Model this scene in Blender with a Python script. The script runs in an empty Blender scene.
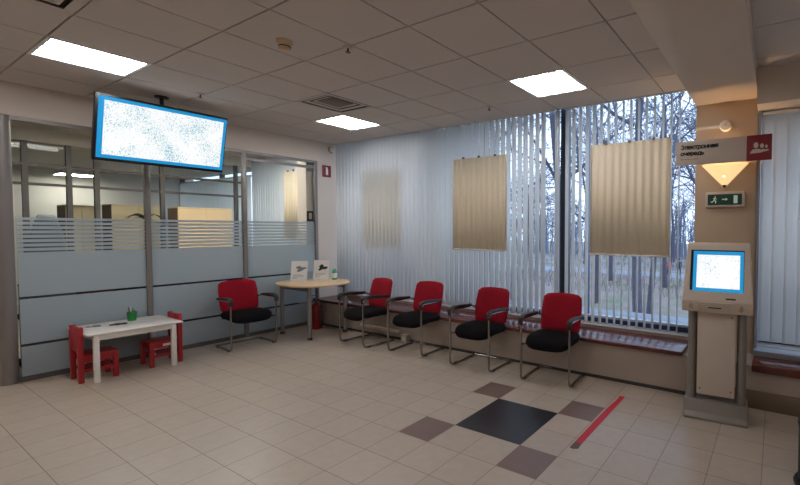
import bpy, bmesh, math, random
from mathutils import Vector, Matrix
PI = math.pi
S = bpy.context.scene
COL = S.collection

# ------------------------------------------------------------------ camera
cam_d = bpy.data.cameras.new('camera')
cam = bpy.data.objects.new('camera', cam_d)
COL.objects.link(cam)
cr = Vector((0.86442287, 0.50274787, 0.00420506))
cu = Vector((-0.02044742, 0.02679782, 0.99943173))
cw = Vector((-0.50234948, 0.86401763, -0.03344455))
cam.matrix_world = Matrix(((cr.x, cu.x, -cw.x, 0), (cr.y, cu.y, -cw.y, 0), (cr.z, cu.z, -cw.z, 1.529), (0, 0, 0, 1)))
cam_d.sensor_width = 36
cam_d.lens = 418.89 / 800 * 36
cam_d.shift_x = (400 - 532.34) / 800
cam_d.shift_y = (242.93 - 242.5) / 800
cam_d.clip_start = .02
cam_d.clip_end = 400
S.camera = cam

# ------------------------------------------------------------------ world, exposure
TUBE = 44.0        # fluorescent tubes in the ceiling lights
OFFICE = 27.0      # lamps added to light the office behind the glass partition
SKY = 3.1
SCONCE = 5.0
w = bpy.data.worlds.new('overcast_sky')
S.world = w
w.use_nodes = True
wn = w.node_tree.nodes
wl = w.node_tree.links
bg = wn['Background']
tc = wn.new('ShaderNodeTexCoord')
sp = wn.new('ShaderNodeSeparateXYZ')
rp = wn.new('ShaderNodeValToRGB')
wl.new(tc.outputs['Generated'], sp.inputs[0])
wl.new(sp.outputs['Z'], rp.inputs[0])
rp.color_ramp.elements[0].color = (.72, .83, 1.0, 1)
rp.color_ramp.elements[1].position = .5
rp.color_ramp.elements[1].color = (.58, .75, 1.0, 1)
wl.new(rp.outputs[0], bg.inputs['Color'])
bg.inputs['Strength'].default_value = SKY
S.view_settings.view_transform = 'Standard'
S.view_settings.look = 'None'
S.view_settings.gamma = 1
S.view_settings.use_curve_mapping = False
S.view_settings.exposure = 0.0
try:
    S.cycles.max_bounces = 10
    S.cycles.transparent_max_bounces = 24
    S.cycles.diffuse_bounces = 5
    S.cycles.caustics_reflective = False
    S.cycles.caustics_refractive = False
    S.cycles.sample_clamp_indirect = 4
except Exception:
    pass


# ------------------------------------------------------------------ materials
def lin(c):
    return tuple((v / 255 / 12.92) if v / 255 <= .04045 else ((v / 255 + .055) / 1.055) ** 2.4 for v in c) + (1,)


def mat(name, rgb, rough=.5, metal=0.0, var=0.0, scale=8.0, bump=0.0, spec=.5):
    m = bpy.data.materials.new(name)
    m.use_nodes = True
    n, l = m.node_tree.nodes, m.node_tree.links
    b = n['Principled BSDF']
    b.inputs['Base Color'].default_value = lin(rgb)
    b.inputs['Roughness'].default_value = rough
    b.inputs['Metallic'].default_value = metal
    b.inputs['Specular IOR Level'].default_value = spec
    if var or bump:
        t = n.new('ShaderNodeTexCoord')
        z = n.new('ShaderNodeTexNoise')
        z.inputs['Scale'].default_value = scale
        z.inputs['Detail'].default_value = 4
        l.new(t.outputs['Object'], z.inputs['Vector'])
        if var:
            h = n.new('ShaderNodeHueSaturation')
            h.inputs['Color'].default_value = lin(rgb)
            r = n.new('ShaderNodeMapRange')
            r.inputs['From Min'].default_value = .25
            r.inputs['From Max'].default_value = .75
            r.inputs['To Min'].default_value = 1 - var
            r.inputs['To Max'].default_value = 1 + var
            l.new(z.outputs['Fac'], r.inputs['Value'])
            l.new(r.outputs[0], h.inputs['Value'])
            l.new(h.outputs[0], b.inputs['Base Color'])
        if bump:
            u = n.new('ShaderNodeBump')
            u.inputs['Strength'].default_value = bump
            u.inputs['Distance'].default_value = .004
            l.new(z.outputs['Fac'], u.inputs['Height'])
            l.new(u.outputs[0], b.inputs['Normal'])
    return m


def emit(name, rgb, strength, base=None):
    m = mat(name, base or rgb, .4)
    b = m.node_tree.nodes['Principled BSDF']
    b.inputs['Emission Color'].default_value = lin(rgb)
    b.inputs['Emission Strength'].default_value = strength
    return m


def glass(name, tint=(235, 242, 242), refl=.5):
    m = bpy.data.materials.new(name)
    m.use_nodes = True
    n, l = m.node_tree.nodes, m.node_tree.links
    n.remove(n['Principled BSDF'])
    t = n.new('ShaderNodeBsdfTransparent')
    t.inputs['Color'].default_value = lin(tint)
    g = n.new('ShaderNodeBsdfGlossy')
    g.inputs['Roughness'].default_value = .02
    f = n.new('ShaderNodeFresnel')
    f.inputs['IOR'].default_value = 1.3
    k = n.new('ShaderNodeMath')
    k.operation = 'MULTIPLY'
    k.inputs[1].default_value = refl
    x = n.new('ShaderNodeMixShader')
    l.new(f.outputs[0], k.inputs[0])
    l.new(k.outputs[0], x.inputs[0])
    l.new(t.outputs[0], x.inputs[1])
    l.new(g.outputs[0], x.inputs[2])
    l.new(x.outputs[0], n['Material Output'].inputs['Surface'])
    return m


def sheet(name, rgb, trans=.5, clear=0.0):
    """diffuse + translucent sheet (blinds, frosted film)"""
    m = bpy.data.materials.new(name)
    m.use_nodes = True
    n, l = m.node_tree.nodes, m.node_tree.links
    n.remove(n['Principled BSDF'])
    d = n.new('ShaderNodeBsdfDiffuse')
    t = n.new('ShaderNodeBsdfTranslucent')
    d.inputs['Color'].default_value = t.inputs['Color'].default_value = lin(rgb)
    x = n.new('ShaderNodeMixShader')
    x.inputs[0].default_value = trans
    l.new(d.outputs[0], x.inputs[1])
    l.new(t.outputs[0], x.inputs[2])
    o = x
    if clear:
        c = n.new('ShaderNodeBsdfTransparent')
        y = n.new('ShaderNodeMixShader')
        y.inputs[0].default_value = clear
        l.new(x.outputs[0], y.inputs[1])
        l.new(c.outputs[0], y.inputs[2])
        o = y
    l.new(o.outputs[0], n['Material Output'].inputs['Surface'])
    return m


def tile_mat(name, rgb, var, rough):
    """every tile is its own mesh island, so each takes its own slight tone"""
    m = mat(name, rgb, rough)
    n, l = m.node_tree.nodes, m.node_tree.links
    b = n['Principled BSDF']
    g = n.new('ShaderNodeNewGeometry')
    t = n.new('ShaderNodeTexCoord')
    z = n.new('ShaderNodeTexNoise')
    z.inputs['Scale'].default_value = 14
    z.inputs['Detail'].default_value = 5
    l.new(t.outputs['Object'], z.inputs['Vector'])
    a = n.new('ShaderNodeMath')
    a.operation = 'MULTIPLY_ADD'
    a.inputs[1].default_value = var
    a.inputs[2].default_value = 1 - var
    l.new(g.outputs['Random Per Island'], a.inputs[0])
    c = n.new('ShaderNodeMath')
    c.operation = 'MULTIPLY_ADD'
    c.inputs[1].default_value = .22
    l.new(z.outputs['Fac'], c.inputs[0])
    l.new(a.outputs[0], c.inputs[2])
    h = n.new('ShaderNodeHueSaturation')
    h.inputs['Color'].default_value = lin(rgb)
    l.new(c.outputs[0], h.inputs['Value'])
    l.new(h.outputs[0], b.inputs['Base Color'])
    return m


M = {
    'wall': mat('painted_wall', (206, 194, 182), .75, var=.03, scale=3),
    'column': mat('beige_column_paint', (190, 168, 142), .7, var=.03, scale=3),
    'parapet': mat('grey_beige_paint', (172, 158, 146), .7, var=.03, scale=3),
    'ceiling': mat('mineral_tile', (208, 200, 195), .9, var=.04, scale=160, bump=.25),
    'void': mat('ceiling_void', (70, 60, 54), .9),
    'floor': tile_mat('beige_floor_tile', (172, 158, 143), .07, .34),
    'brown': tile_mat('brown_floor_tile', (112, 90, 82), .05, .32),
    'black': tile_mat('black_floor_tile', (38, 36, 38), .1, .28),
    'grout': mat('grout', (132, 116, 102), .8),
    'base': mat('baseboard_brown', (112, 94, 78), .6, var=.05),
    'gap_dark': mat('dark_gap_tone', (52, 44, 42), .6),  # dark tone of the painted wall-foot shadow strip and the vent backing
    'sill': mat('mahogany_sill', (96, 46, 40), .16, var=.12, scale=20),
    'alu': mat('grey_aluminium', (128, 122, 118), .45, .35),
    'alu_dark': mat('dark_aluminium', (92, 86, 84), .5, .3),
    'glass': glass('clear_glass', (249, 252, 252)),
    'winglass': glass('window_glass', (246, 249, 252), .4),
    'film': sheet('frosted_film', (192, 204, 210), .4, .07),
    'slat': sheet('blind_fabric', (246, 246, 244), .62),
    'slat_warm': sheet('beige_poster_fabric', (248, 236, 214), .38),
    'white': mat('white_plastic', (220, 216, 208), .4),
    'white_wood': mat('white_lacquer', (222, 216, 208), .35, var=.02),
    'offwhite': mat('offwhite_plastic', (196, 184, 170), .45),
    'kiosk': mat('cream_kiosk_plastic', (206, 190, 175), .45, var=.02),
    'kiosk_low': mat('cream_kiosk_panel', (198, 184, 170), .5, var=.02),  # slightly darker cream of the front panel and ticket door
    'kiosk_post': mat('grey_kiosk_post', (134, 128, 120), .45, .25),
    'red': mat('red_chair_fabric', (142, 20, 36), .85, var=.12, scale=180, bump=.2, spec=.12),
    'red_wood': mat('red_lacquered_wood', (152, 18, 28), .4, var=.05),
    'black_fab': mat('black_seat_fabric', (15, 13, 14), .9, var=.15, scale=150, bump=.2, spec=.12),
    'black_pl': mat('black_plastic', (30, 27, 27), .45),
    'chrome': mat('chrome_tube', (150, 146, 142), .22, .95),
    'birch': mat('birch_laminate', (214, 184, 146), .4, var=.05, scale=5),
    'cab': mat('light_wood_cabinet', (226, 198, 156), .5, var=.06, scale=4),
    'cab_side': mat('dark_cabinet_side', (112, 92, 76), .6),
    'paper': mat('white_paper', (226, 224, 220), .7),
    'ink': mat('grey_ink', (120, 122, 124), .7),
    'ink_dark': mat('dark_ink', (34, 32, 34), .7),
    'green': mat('green_plastic', (14, 120, 46), .4),
    'bottle': mat('sanitiser_green', (60, 150, 120), .2),
    'ext_red': mat('extinguisher_red', (120, 10, 16), .3),
    'sign_red': mat('sign_red', (116, 8, 18), .5),
    'sign_grey': mat('sign_light_grey', (188, 174, 160), .55),
    'sign_green': emit('exit_green', (6, 46, 32), .12),
    'glyph': emit('exit_glyph_white', (170, 190, 176), .35),
    'tape': mat('red_floor_tape', (190, 22, 36), .5, var=.1, scale=30),
    'tape_worn': mat('worn_floor_tape', (96, 78, 70), .7, var=.3, scale=90),
    'tube': emit('fluorescent_tube', (253, 252, 255), TUBE),
    'pan': mat('white_reflector', (240, 238, 234), .4),
    'tube_office': emit('added_lamp_diffuser', (255, 248, 238), OFFICE),
    'frame_blue': mat('blue_window_frame', (34, 58, 104), .4),
    'frame_dark': mat('dark_window_frame', (22, 26, 38), .4),
    'frame_white': mat('white_window_frame', (196, 204, 212), .4),
    'bark': mat('tree_bark', (80, 77, 88), .9, var=.2, scale=6),
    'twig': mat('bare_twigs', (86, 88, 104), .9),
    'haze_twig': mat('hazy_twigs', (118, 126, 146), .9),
    'bush': mat('bush_twigs', (104, 82, 92), .9),
    'path': mat('asphalt_path', (128, 130, 138), .9),
    'conc': mat('pale_concrete', (180, 186, 196), .8, var=.05),
    'ledge': mat('grey_ledge', (140, 146, 156), .8),
    'jamb': mat('grey_jamb', (132, 136, 144), .5),
    'fence': mat('grey_fence', (150, 158, 172), .7),
    'skin': mat('skin', (190, 150, 130), .6),
    'jacket_red': mat('red_jacket', (196, 50, 60), .8),
    'jacket_dark': mat('dark_jacket', (40, 46, 60), .8),
    'leaf': mat('dark_leaf', (44, 48, 42), .6),
    'office_wall': mat('office_wall', (198, 191, 180), .8, var=.03),
    'office_grey': mat('office_grey', (96, 100, 104), .6),
    'bezel': mat('black_bezel', (10, 10, 16), .3),
    'carcass': mat('grey_metal', (110, 104, 100), .5, .5),
    'house': mat('pale_facade', (170, 176, 190), .8, var=.05),
    'house_win': mat('house_window', (84, 96, 120), .3),
    'outwhite': mat('white_van_paint', (250, 250, 252), .4),
}
# ground: grass and leaf litter
m = mat('grass_and_litter', (120, 118, 100), .95)
n, l = m.node_tree.nodes, m.node_tree.links
t = n.new('ShaderNodeTexCoord'); z = n.new('ShaderNodeTexNoise'); r = n.new('ShaderNodeValToRGB')
z.inputs['Scale'].default_value = .45; z.inputs['Detail'].default_value = 9; z.inputs['Roughness'].default_value = .7
r.color_ramp.elements[0].color = lin((104, 110, 84)); r.color_ramp.elements[0].position = .4
r.color_ramp.elements[1].color = lin((142, 122, 124)); r.color_ramp.elements[1].position = .6
l.new(t.outputs['Object'], z.inputs['Vector']); l.new(z.outputs['Fac'], r.inputs[0])
l.new(r.outputs[0], n['Principled BSDF'].inputs['Base Color'])
M['ground'] = m


def screen_mat(name, strength, scale, thr):
    m = emit(name, (255, 255, 255), strength, (20, 20, 20))
    n, l = m.node_tree.nodes, m.node_tree.links
    t = n.new('ShaderNodeTexCoord'); a = n.new('ShaderNodeTexNoise'); b = n.new('ShaderNodeTexNoise')
    a.inputs['Scale'].default_value = scale; a.inputs['Detail'].default_value = 1
    b.inputs['Scale'].default_value = scale / 22; b.inputs['Detail'].default_value = 2
    l.new(t.outputs['Object'], a.inputs['Vector']); l.new(t.outputs['Object'], b.inputs['Vector'])
    x = n.new('ShaderNodeMath'); x.operation = 'MULTIPLY_ADD'; x.inputs[1].default_value = .45
    l.new(b.outputs['Fac'], x.inputs[0]); l.new(a.outputs['Fac'], x.inputs[2])
    r = n.new('ShaderNodeValToRGB')
    r.color_ramp.elements[0].position = thr; r.color_ramp.elements[0].color = (1, 1, 1, 1)
    r.color_ramp.elements[1].position = thr + .1; r.color_ramp.elements[1].color = lin((140, 196, 214))
    l.new(x.outputs[0], r.inputs[0])
    l.new(r.outputs[0], n['Principled BSDF'].inputs['Emission Color'])
    return m


M['screen'] = screen_mat('tv_picture', 1.0, 110, .78)
M['kscreen'] = screen_mat('kiosk_picture', 1.0, 130, .825)
M['screen_blue'] = emit('screen_blue_border', (20, 146, 206), .9, (10, 60, 90))
m = emit('sconce_glass', (255, 214, 150), .9, (240, 220, 180))
M['sconce'] = m


# ------------------------------------------------------------------ mesh helpers
def V(*a):
    return Vector(a)


class MB:
    def __init__(self):
        self.bm = bmesh.new()

    def _take(self, verts_before, faces_before):
        pass

    def box(self, x0, y0, z0, x1, y1, z1, bev=0, seg=2, mi=0, mtx=None):
        b = bmesh.new()
        bmesh.ops.create_cube(b, size=1)
        for v in b.verts:
            v.co = V((x0 + x1) / 2 + v.co.x * (x1 - x0), (y0 + y1) / 2 + v.co.y * (y1 - y0), (z0 + z1) / 2 + v.co.z * (z1 - z0))
        if bev:
            bmesh.ops.bevel(b, geom=list(b.edges), offset=bev, segments=seg, profile=.5, affect='EDGES')
        return self.join(b, mi, mtx)

    def join(self, b, mi=0, mtx=None):
        if mtx:
            b.transform(mtx)
        for f in b.faces:
            f.material_index = mi
        tmp = bpy.data.meshes.new('tmp')
        b.to_mesh(tmp)
        b.free()
        self.bm.from_mesh(tmp)
        bpy.data.meshes.remove(tmp)
        return self

    def tube(self, pts, r, seg=10, closed=False, mi=0, cap=True):
        pts = [Vector(p) for p in pts]
        rs = r if isinstance(r, (list, tuple)) else [r] * len(pts)
        rings = []
        up = None
        n = len(pts)
        for i, p in enumerate(pts):
            a = pts[i - 1] if i > 0 else (pts[-1] if closed else p)
            c = pts[(i + 1) % n] if (i < n - 1 or closed) else p
            d = (c - a)
            d = d.normalized() if d.length else V(0, 0, 1)
            if up is None:
                up = V(0, 0, 1) if abs(d.z) < .9 else V(1, 0, 0)
            s = d.cross(up)
            s = s.normalized() if s.length > 1e-6 else d.orthogonal().normalized()
            up = s.cross(d).normalized()
            rings.append([self.bm.verts.new(p + (s * math.cos(2 * PI * k / seg) + up * math.sin(2 * PI * k / seg)) * rs[i]) for k in range(seg)])
        for i in range(n if closed else n - 1):
            A, B = rings[i], rings[(i + 1) % n]
            for k in range(seg):
                f = self.bm.faces.new((A[k], A[(k + 1) % seg], B[(k + 1) % seg], B[k]))
                f.material_index = mi
        if cap and not closed:
            for R in (rings[0], rings[-1]):
                try:
                    self.bm.faces.new(R).material_index = mi
                except ValueError:
                    pass
        return self

    def lathe(self, prof, seg=24, c=(0, 0, 0), mi=0):
        c = Vector(c)
        rings = []
        for r_, z_ in prof:
            rings.append([self.bm.verts.new(c + V(max(r_, 1e-4) * math.cos(2 * PI * k / seg), max(r_, 1e-4) * math.sin(2 * PI * k / seg), z_)) for k in range(seg)])
        for A, B in zip(rings, rings[1:]):
            for k in range(seg):
                self.bm.faces.new((A[k], A[(k + 1) % seg], B[(k + 1) % seg], B[k])).material_index = mi
        for R in (rings[0], rings[-1]):
            self.bm.faces.new(R).material_index = mi
        return self

    def prism(self, poly, ext, mi=0, bev=0):
        """polygon of 3-D points extruded by vector ext"""
        b = bmesh.new()
        a = [b.verts.new(Vector(p)) for p in poly]
        c = [b.verts.new(Vector(p) + Vector(ext)) for p in poly]
        b.faces.new(a)
        b.faces.new(list(reversed(c)))
        for i in range(len(a)):
            j = (i + 1) % len(a)
            b.faces.new((a[j], a[i], c[i], c[j]))
        bmesh.ops.recalc_face_normals(b, faces=b.faces)
        if bev:
            bmesh.ops.bevel(b, geom=list(b.edges), offset=bev, segments=2, profile=.5, affect='EDGES')
        return self.join(b, mi)

    def grid(self, fn, nu, nv, mi=0):
        P_ = [[self.bm.verts.new(fn(i / nu, j / nv)) for j in range(nv + 1)] for i in range(nu + 1)]
        for i in range(nu):
            for j in range(nv):
                self.bm.faces.new((P_[i][j], P_[i + 1][j], P_[i + 1][j + 1], P_[i][j + 1])).material_index = mi
        return self

    def quad(self, a, b, c, d, mi=0):
        self.bm.faces.new([self.bm.verts.new(Vector(p)) for p in (a, b, c, d)]).material_index = mi
        return self

    def build(self, name, mats, parent=None, smooth=40, recalc=True):
        if recalc:
            bmesh.ops.recalc_face_normals(self.bm, faces=self.bm.faces)
        me = bpy.data.meshes.new(name)
        self.bm.to_mesh(me)
        self.bm.free()
        if not isinstance(mats, (list, tuple)):
            mats = [mats]
        for k in mats:
            me.materials.append(M[k] if isinstance(k, str) else k)
        if smooth:
            for p in me.polygons:
                p.use_smooth = True
            me.set_sharp_from_angle(angle=math.radians(smooth))
        o = bpy.data.objects.new(name, me)
        COL.objects.link(o)
        if parent:
            o.parent = parent
        return o


def tag(o, label, cat, group=None, kind=None):
    o['label'] = label
    o['category'] = cat
    if group:
        o['group'] = group
    if kind:
        o['kind'] = kind
    return o


def thing(name, label, cat, loc=(0, 0, 0), rz=0, group=None):
    o = bpy.data.objects.new(name, None)
    o.empty_display_size = .1
    COL.objects.link(o)
    o.location = loc
    o.rotation_euler = (0, 0, rz)
    return tag(o, label, cat, group)


def struct(o):
    o['kind'] = 'structure'
    return o


def dup(root, loc, rz=0, label=None, group=None):
    r = root.copy()
    COL.objects.link(r)
    r.location = loc
    r.rotation_euler = (0, 0, rz)
    if label:
        r['label'] = label
    if group:
        r['group'] = group
    for ch in list(root.children):
        c = ch.copy()
        COL.objects.link(c)
        c.parent = r
        for g in list(ch.children):
            d = g.copy()
            COL.objects.link(d)
            d.parent = c
    return r


def arc(cx, cy, r, a0, a1, n=6):
    return [(cx + r * math.cos(a0 + (a1 - a0) * i / n), cy + r * math.sin(a0 + (a1 - a0) * i / n)) for i in range(n + 1)]


def text_mesh(body, size, name, m, parent, origin, spacing=1.0, bold=0.0):
    """lettering lying in the XZ plane facing -Y"""
    cu_ = bpy.data.curves.new('lettering', 'FONT')
    cu_.body = body
    cu_.size = size * 40
    cu_.extrude = .0008 * 40
    cu_.space_character = spacing
    to = bpy.data.objects.new('lettering', cu_)
    COL.objects.link(to)
    dg = bpy.context.evaluated_depsgraph_get()
    dg.update()
    me = bpy.data.meshes.new_from_object(to.evaluated_get(dg))
    bpy.data.objects.remove(to)
    bpy.data.curves.remove(cu_)
    me.transform(Matrix.Scale(1 / 40, 4))
    if bold:                       # heavier strokes: the same letters laid over themselves a hair apart
        bb = bmesh.new()
        for dx, dy in ((0, 0), (bold, 0), (0, bold), (bold, bold)):
            m2 = me.copy()
            m2.transform(Matrix.Translation((dx, dy, 0)))
            bb.from_mesh(m2)
            bpy.data.meshes.remove(m2)
        bb.to_mesh(me)
        bb.free()
    me.transform(Matrix.Translation(Vector(origin)) @ Matrix.Rotation(PI / 2, 4, 'X'))
    me.materials.clear()
    me.materials.append(M[m])
    me.name = name
    o = bpy.data.objects.new(name, me)
    COL.objects.link(o)
    o.parent = parent
    return o


# ------------------------------------------------------------------ dimensions
HC = 2.915                 # ceiling
GX0, GY0, G = -2.809, 2.096, .6   # ceiling grid
FX0, FY0, FS = -2.130, 2.479, .2975   # floor tile grid
PX = -6.37                 # face of the glass partition
YW = 4.03                  # face of the low wall under the windows
YB = 4.42                  # vertical blinds
YG = 4.66                  # window glass
XR, YN, XO = 2.6, -3.2, -12.8    # right wall, wall behind, far end of office

# ------------------------------------------------------------------ floor
b = MB()
b.quad((XO, YN, -.003), (XR, YN, -.003), (XR, 4.8, -.003), (XO, 4.8, -.003), 3)
i0, i1 = int((XO - FX0) / FS) - 1, int((XR - FX0) / FS) + 1
j0, j1 = int((YN - FY0) / FS) - 1, int((4.8 - FY0) / FS) + 1
special = {(-1, -1): 1, (2, -1): 1, (-1, 2): 1, (2, 2): 1}
gp = .0019
for i in range(i0, i1):
    for j in range(j0, j1):
        if 0 <= i <= 1 and 0 <= j <= 1:
            continue
        x0, y0 = FX0 + i * FS, FY0 + j * FS
        x0_, x1_, y0_, y1_ = max(x0 + gp, XO), min(x0 + FS - gp, XR), max(y0 + gp, YN), min(y0 + FS - gp, 4.8)
        if x1_ <= x0_ or y1_ <= y0_:
            continue
        b.quad((x0_, y0_, 0), (x1_, y0_, 0), (x1_, y1_, 0), (x0_, y1_, 0), special.get((i, j), 0))
b.quad((FX0 + gp, FY0 + gp, 0), (FX0 + 2 * FS - gp, FY0 + gp, 0), (FX0 + 2 * FS - gp, FY0 + 2 * FS - gp, 0), (FX0 + gp, FY0 + 2 * FS - gp, 0), 2)
struct(b.build('floor', ['floor', 'brown', 'black', 'grout'], smooth=0))

# ------------------------------------------------------------------ ceiling
lights = [(-4, -2), (1, 2), (-4, 2), (1, -2), (-4, -6), (1, -6), (6, 2), (6, -2), (6, -6)]   # (column, row) of grid cells
vents = [(-3, 1), (-2, -3)]
BX0, BX1 = -.705, -.165    # beam and column
b = MB()
b.box(PX - .1, YN, HC + .03, XR, 4.5, HC + .1, mi=1)
g2 = .006
for i in range(-7, 10):
    for j in range(-10, 5):
        if (i, j) in lights or (i, j) in vents:
            continue
        x0, y0 = GX0 + i * G, GY0 + j * G
        x0_, x1_, y0_, y1_ = max(x0 + g2, PX - .05), min(x0 + G - g2, XR), max(y0 + g2, YN), min(y0 + G - g2, 4.385)
        if x1_ - x0_ < .02 or y1_ - y0_ < .02:
            continue
        b.box(x0_, y0_, HC, x1_, y1_, HC + .03)
struct(b.build('ceiling', ['ceiling', 'void'], smooth=0))
b = MB()
b.box(BX0, YN, 2.745, BX1, 4.75, HC + .05, bev=.004)
struct(b.build('ceiling_beam', 'wall'))
b = MB()
b.box(BX1, 4.12, 2.61, XR, 4.75, HC + .05)
struct(b.build('trim_1', 'wall', smooth=0))           # bulkhead over the right window
b = MB()
b.box(-9.0, YN, 2.90, PX - .15, 4.75, 2.94)
b.box(XO, YN, 2.72, -9.0, 4.75, 2.94)
struct(b.build('ceiling_office', 'office_wall', smooth=0))

# ------------------------------------------------------------------ walls
b = MB()
b.box(BX0, 4.42, 0, BX1, 4.9, 2.75, bev=.006)
struct(b.build('column', 'column'))
b = MB()
b.box(PX - .3, YW, 0, XR, 4.45, .365)
b.box(PX - .3, 4.45, 0, XR, 4.9, .44)
b.box(XO, 4.3, 0, PX - .3, 4.9, .44)
b.box(XO, 4.5, 3.14, XR, 4.9, 3.4)
b.box(BX1, 4.5, 2.66, XR, 4.9, 3.14)
struct(b.build('wall_back', 'parapet', smooth=0))
b = MB()
b.box(PX - .16, -.0 + YN, 2.60, PX, 4.47, HC + .1, bev=.003)      # header over the partition
b.box(PX - .22, 4.10, 0, PX, 4.47, 2.6)                        # pier in the corner
b.box(PX - .22, 4.47, .37, PX - .02, 4.62, HC + .1)
struct(b.build('wall_left', 'wall', smooth=0))
b = MB()
b.box(XO, YN - .1, 0, XR, YN, 3.1)
struct(b.build('wall_front', 'wall', smooth=0))
b = MB()
b.box(XR, YN, 0, XR + .1, 4.9, 3.1)
struct(b.build('wall_right', 'wall', smooth=0))
b = MB()
b.box(XO - .1, YN, 0, XO, 4.9, 2.94)
struct(b.build('wall_office', 'office_wall', smooth=0))
# inner side of the pier, seen through the last pane
b = MB()
b.box(PX - .36, 3.98, 0, PX - .12, 4.3, 2.6)
struct(b.build('wall_pier', 'wall', smooth=0))
# baseboard on the right, painted shadow strip on the left
b = MB()
b.box(PX, YW - .012, 0, -.55, YW, .03)  # dark strip painted in for the shadow gap at the wall foot
struct(b.build('shadow_strip_back', 'gap_dark', smooth=0))
b = MB()
b.box(-.55, YW - .02, 0, XR, YW, .155, bev=.003)
struct(b.build('baseboard_right', 'base'))
# sills
b = MB()
b.box(PX + .01, 3.98, .366, BX0 - .02, 4.60, .405, bev=.006)
struct(b.build('sill_left', 'sill'))
b = MB()
b.box(BX1 + .01, 3.98, .325, XR, 4.27, .39, bev=.006)
struct(b.build('sill_right', 'sill'))


# ------------------------------------------------------------------ windows
def window(idx, x0, x1, z0=.44, z1=3.2, y=YG, mull=()):
    b = MB()
    b.box(x0, y - .04, z0, x1, y + .04, z0 + .05, mi=1)
    b.box(x0, y - .045, z0 + .05, x1, y + .03, z0 + .075, mi=2)
    b.box(x0, y - .04, z1 - .08, x1, y + .04, z1)
    for a, c, mi in ((x0, x0 + .05, 0), (x1 - .05, x1, 0)) + tuple(mull):
        b.box(a, y - .04, z0 + .05, c, y + .04, z1 - .06, mi=mi)
    f = struct(b.build('window_%d' % idx, ['frame_dark', 'frame_blue', 'frame_white'], smooth=0))
    g = MB()
    g.box(x0 + .03, y + .005, z0 + .03, x1 - .03, y + .013, z1 - .03)
    g.build('window_glass', 'winglass', f, smooth=0)
    return f


window(1, -6.36, -3.99)
window(2, -3.99, -2.24)
window(3, -2.24, BX0 + .05, mull=((-1.96, -1.93, 1),))
window(4, BX1 - .05, XR, z1=2.68)
window(5, XO, -6.62, mull=((-9.2, -9.13, 0), (-10.8, -10.73, 0)))
b = MB()
b.tube([(-2.285, 4.52, .405), (-2.285, 4.52, 2.94)], .03, 16)
tag(b.build('steel_pole', 'frame_white'), 'slim white steel pole between the middle and right windows', 'pole')
b = MB()
b.box(-6.5, 4.9, .38, 2.6, 5.3, .46)
struct(b.build('ledge_outside', 'ledge', smooth=0))
# white reveal strip of the right window
b = MB()
b.box(BX1 + .005, 4.36, .39, BX1 + .03, 4.6, 2.61)
b.box(BX1 + .005, 4.27, .39, XR, 4.6, .435)
struct(b.build('trim_2', 'jamb', smooth=0))


# ------------------------------------------------------------------ vertical blinds
def blind(label, x0, x1, y, z0, z1, pitch, ang, width=.089, seed=1, skip=None, chain=True):
    root = thing('vertical_blind', label, 'blind', ((x0 + x1) / 2, y, z0))
    cx = (x0 + x1) / 2
    h = MB()
    h.box(x0 - cx, -.02, z1 - z0 - .03, x1 - cx, .02, z1 - z0, bev=.004)
    h.build('head_rail', 'white', root)
    s = MB()
    rnd = random.Random(seed)
    n_ = int((x1 - x0) / pitch)
    xs = []
    for k in range(n_):
        x = x0 + (k + .5) * pitch - cx
        a = (ang(x + cx) if callable(ang) else ang) + rnd.uniform(-.07, .07)
        dx, dy = math.cos(a) * width / 2, math.sin(a) * width / 2
        bow = .006
        nx, ny = -math.sin(a) * bow, math.cos(a) * bow
        prof = [(x - dx, -dy), (x - dx * .4 + nx, -dy * .4 + ny), (x + dx * .4 + nx, dy * .4 + ny), (x + dx, dy)]
        zt = z1 - z0 - .03
        rows = [[s.bm.verts.new((px, py, zz)) for px, py in prof] for zz in (0, zt)]
        for q in range(3):
            s.bm.faces.new((rows[0][q], rows[0][q + 1], rows[1][q + 1], rows[1][q]))
        xs.append((x - dx * .9, -dy * .9))
    o = s.build('slats', 'slat', root, smooth=60, recalc=False)
    sm = o.modifiers.new('thickness', 'SOLIDIFY')
    sm.thickness = .0008
    if chain:
        c = MB()
        for (ax, ay), (bx_, by_) in zip(xs, xs[1:]):
            c.tube([(ax, ay, .03), ((ax + bx_) / 2, (ay + by_) / 2, .018), (bx_, by_, .03)], .002, 4)
        c.build('bottom_chain', 'white', root)
    return root


blind('mostly closed white vertical blind in the left window behind the round table', -6.33, -3.95, YB, .47, HC + .028, .084,
      lambda x: math.radians(38 + (max(0, x + 4.6) * 60)), seed=2)
blind('white vertical blind in the middle window, slats half open', -3.965, -2.33, YB, .47, HC + .028, .0835, math.radians(82), seed=3)
blind('wide open white vertical blind in the right window left of the kiosk', -2.15, BX0 - .03, YB, .47, HC + .028, .0835, math.radians(91), seed=4)
blind('closed pale blue-grey vertical blind right of the column', BX1 + .04, XR - .05, 4.40, .50, 2.6, .1, math.radians(7), width=.115, seed=5, chain=False)
blind('closed vertical blind in the office window behind the glass partition', -8.98, -6.75, YB, .47, 2.88, .084, math.radians(28), seed=6)


blind('closed vertical blind at the office window beyond the inner partition', -12.2, -9.02, YB, .47, 2.58, .084, math.radians(28), seed=7)


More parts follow.
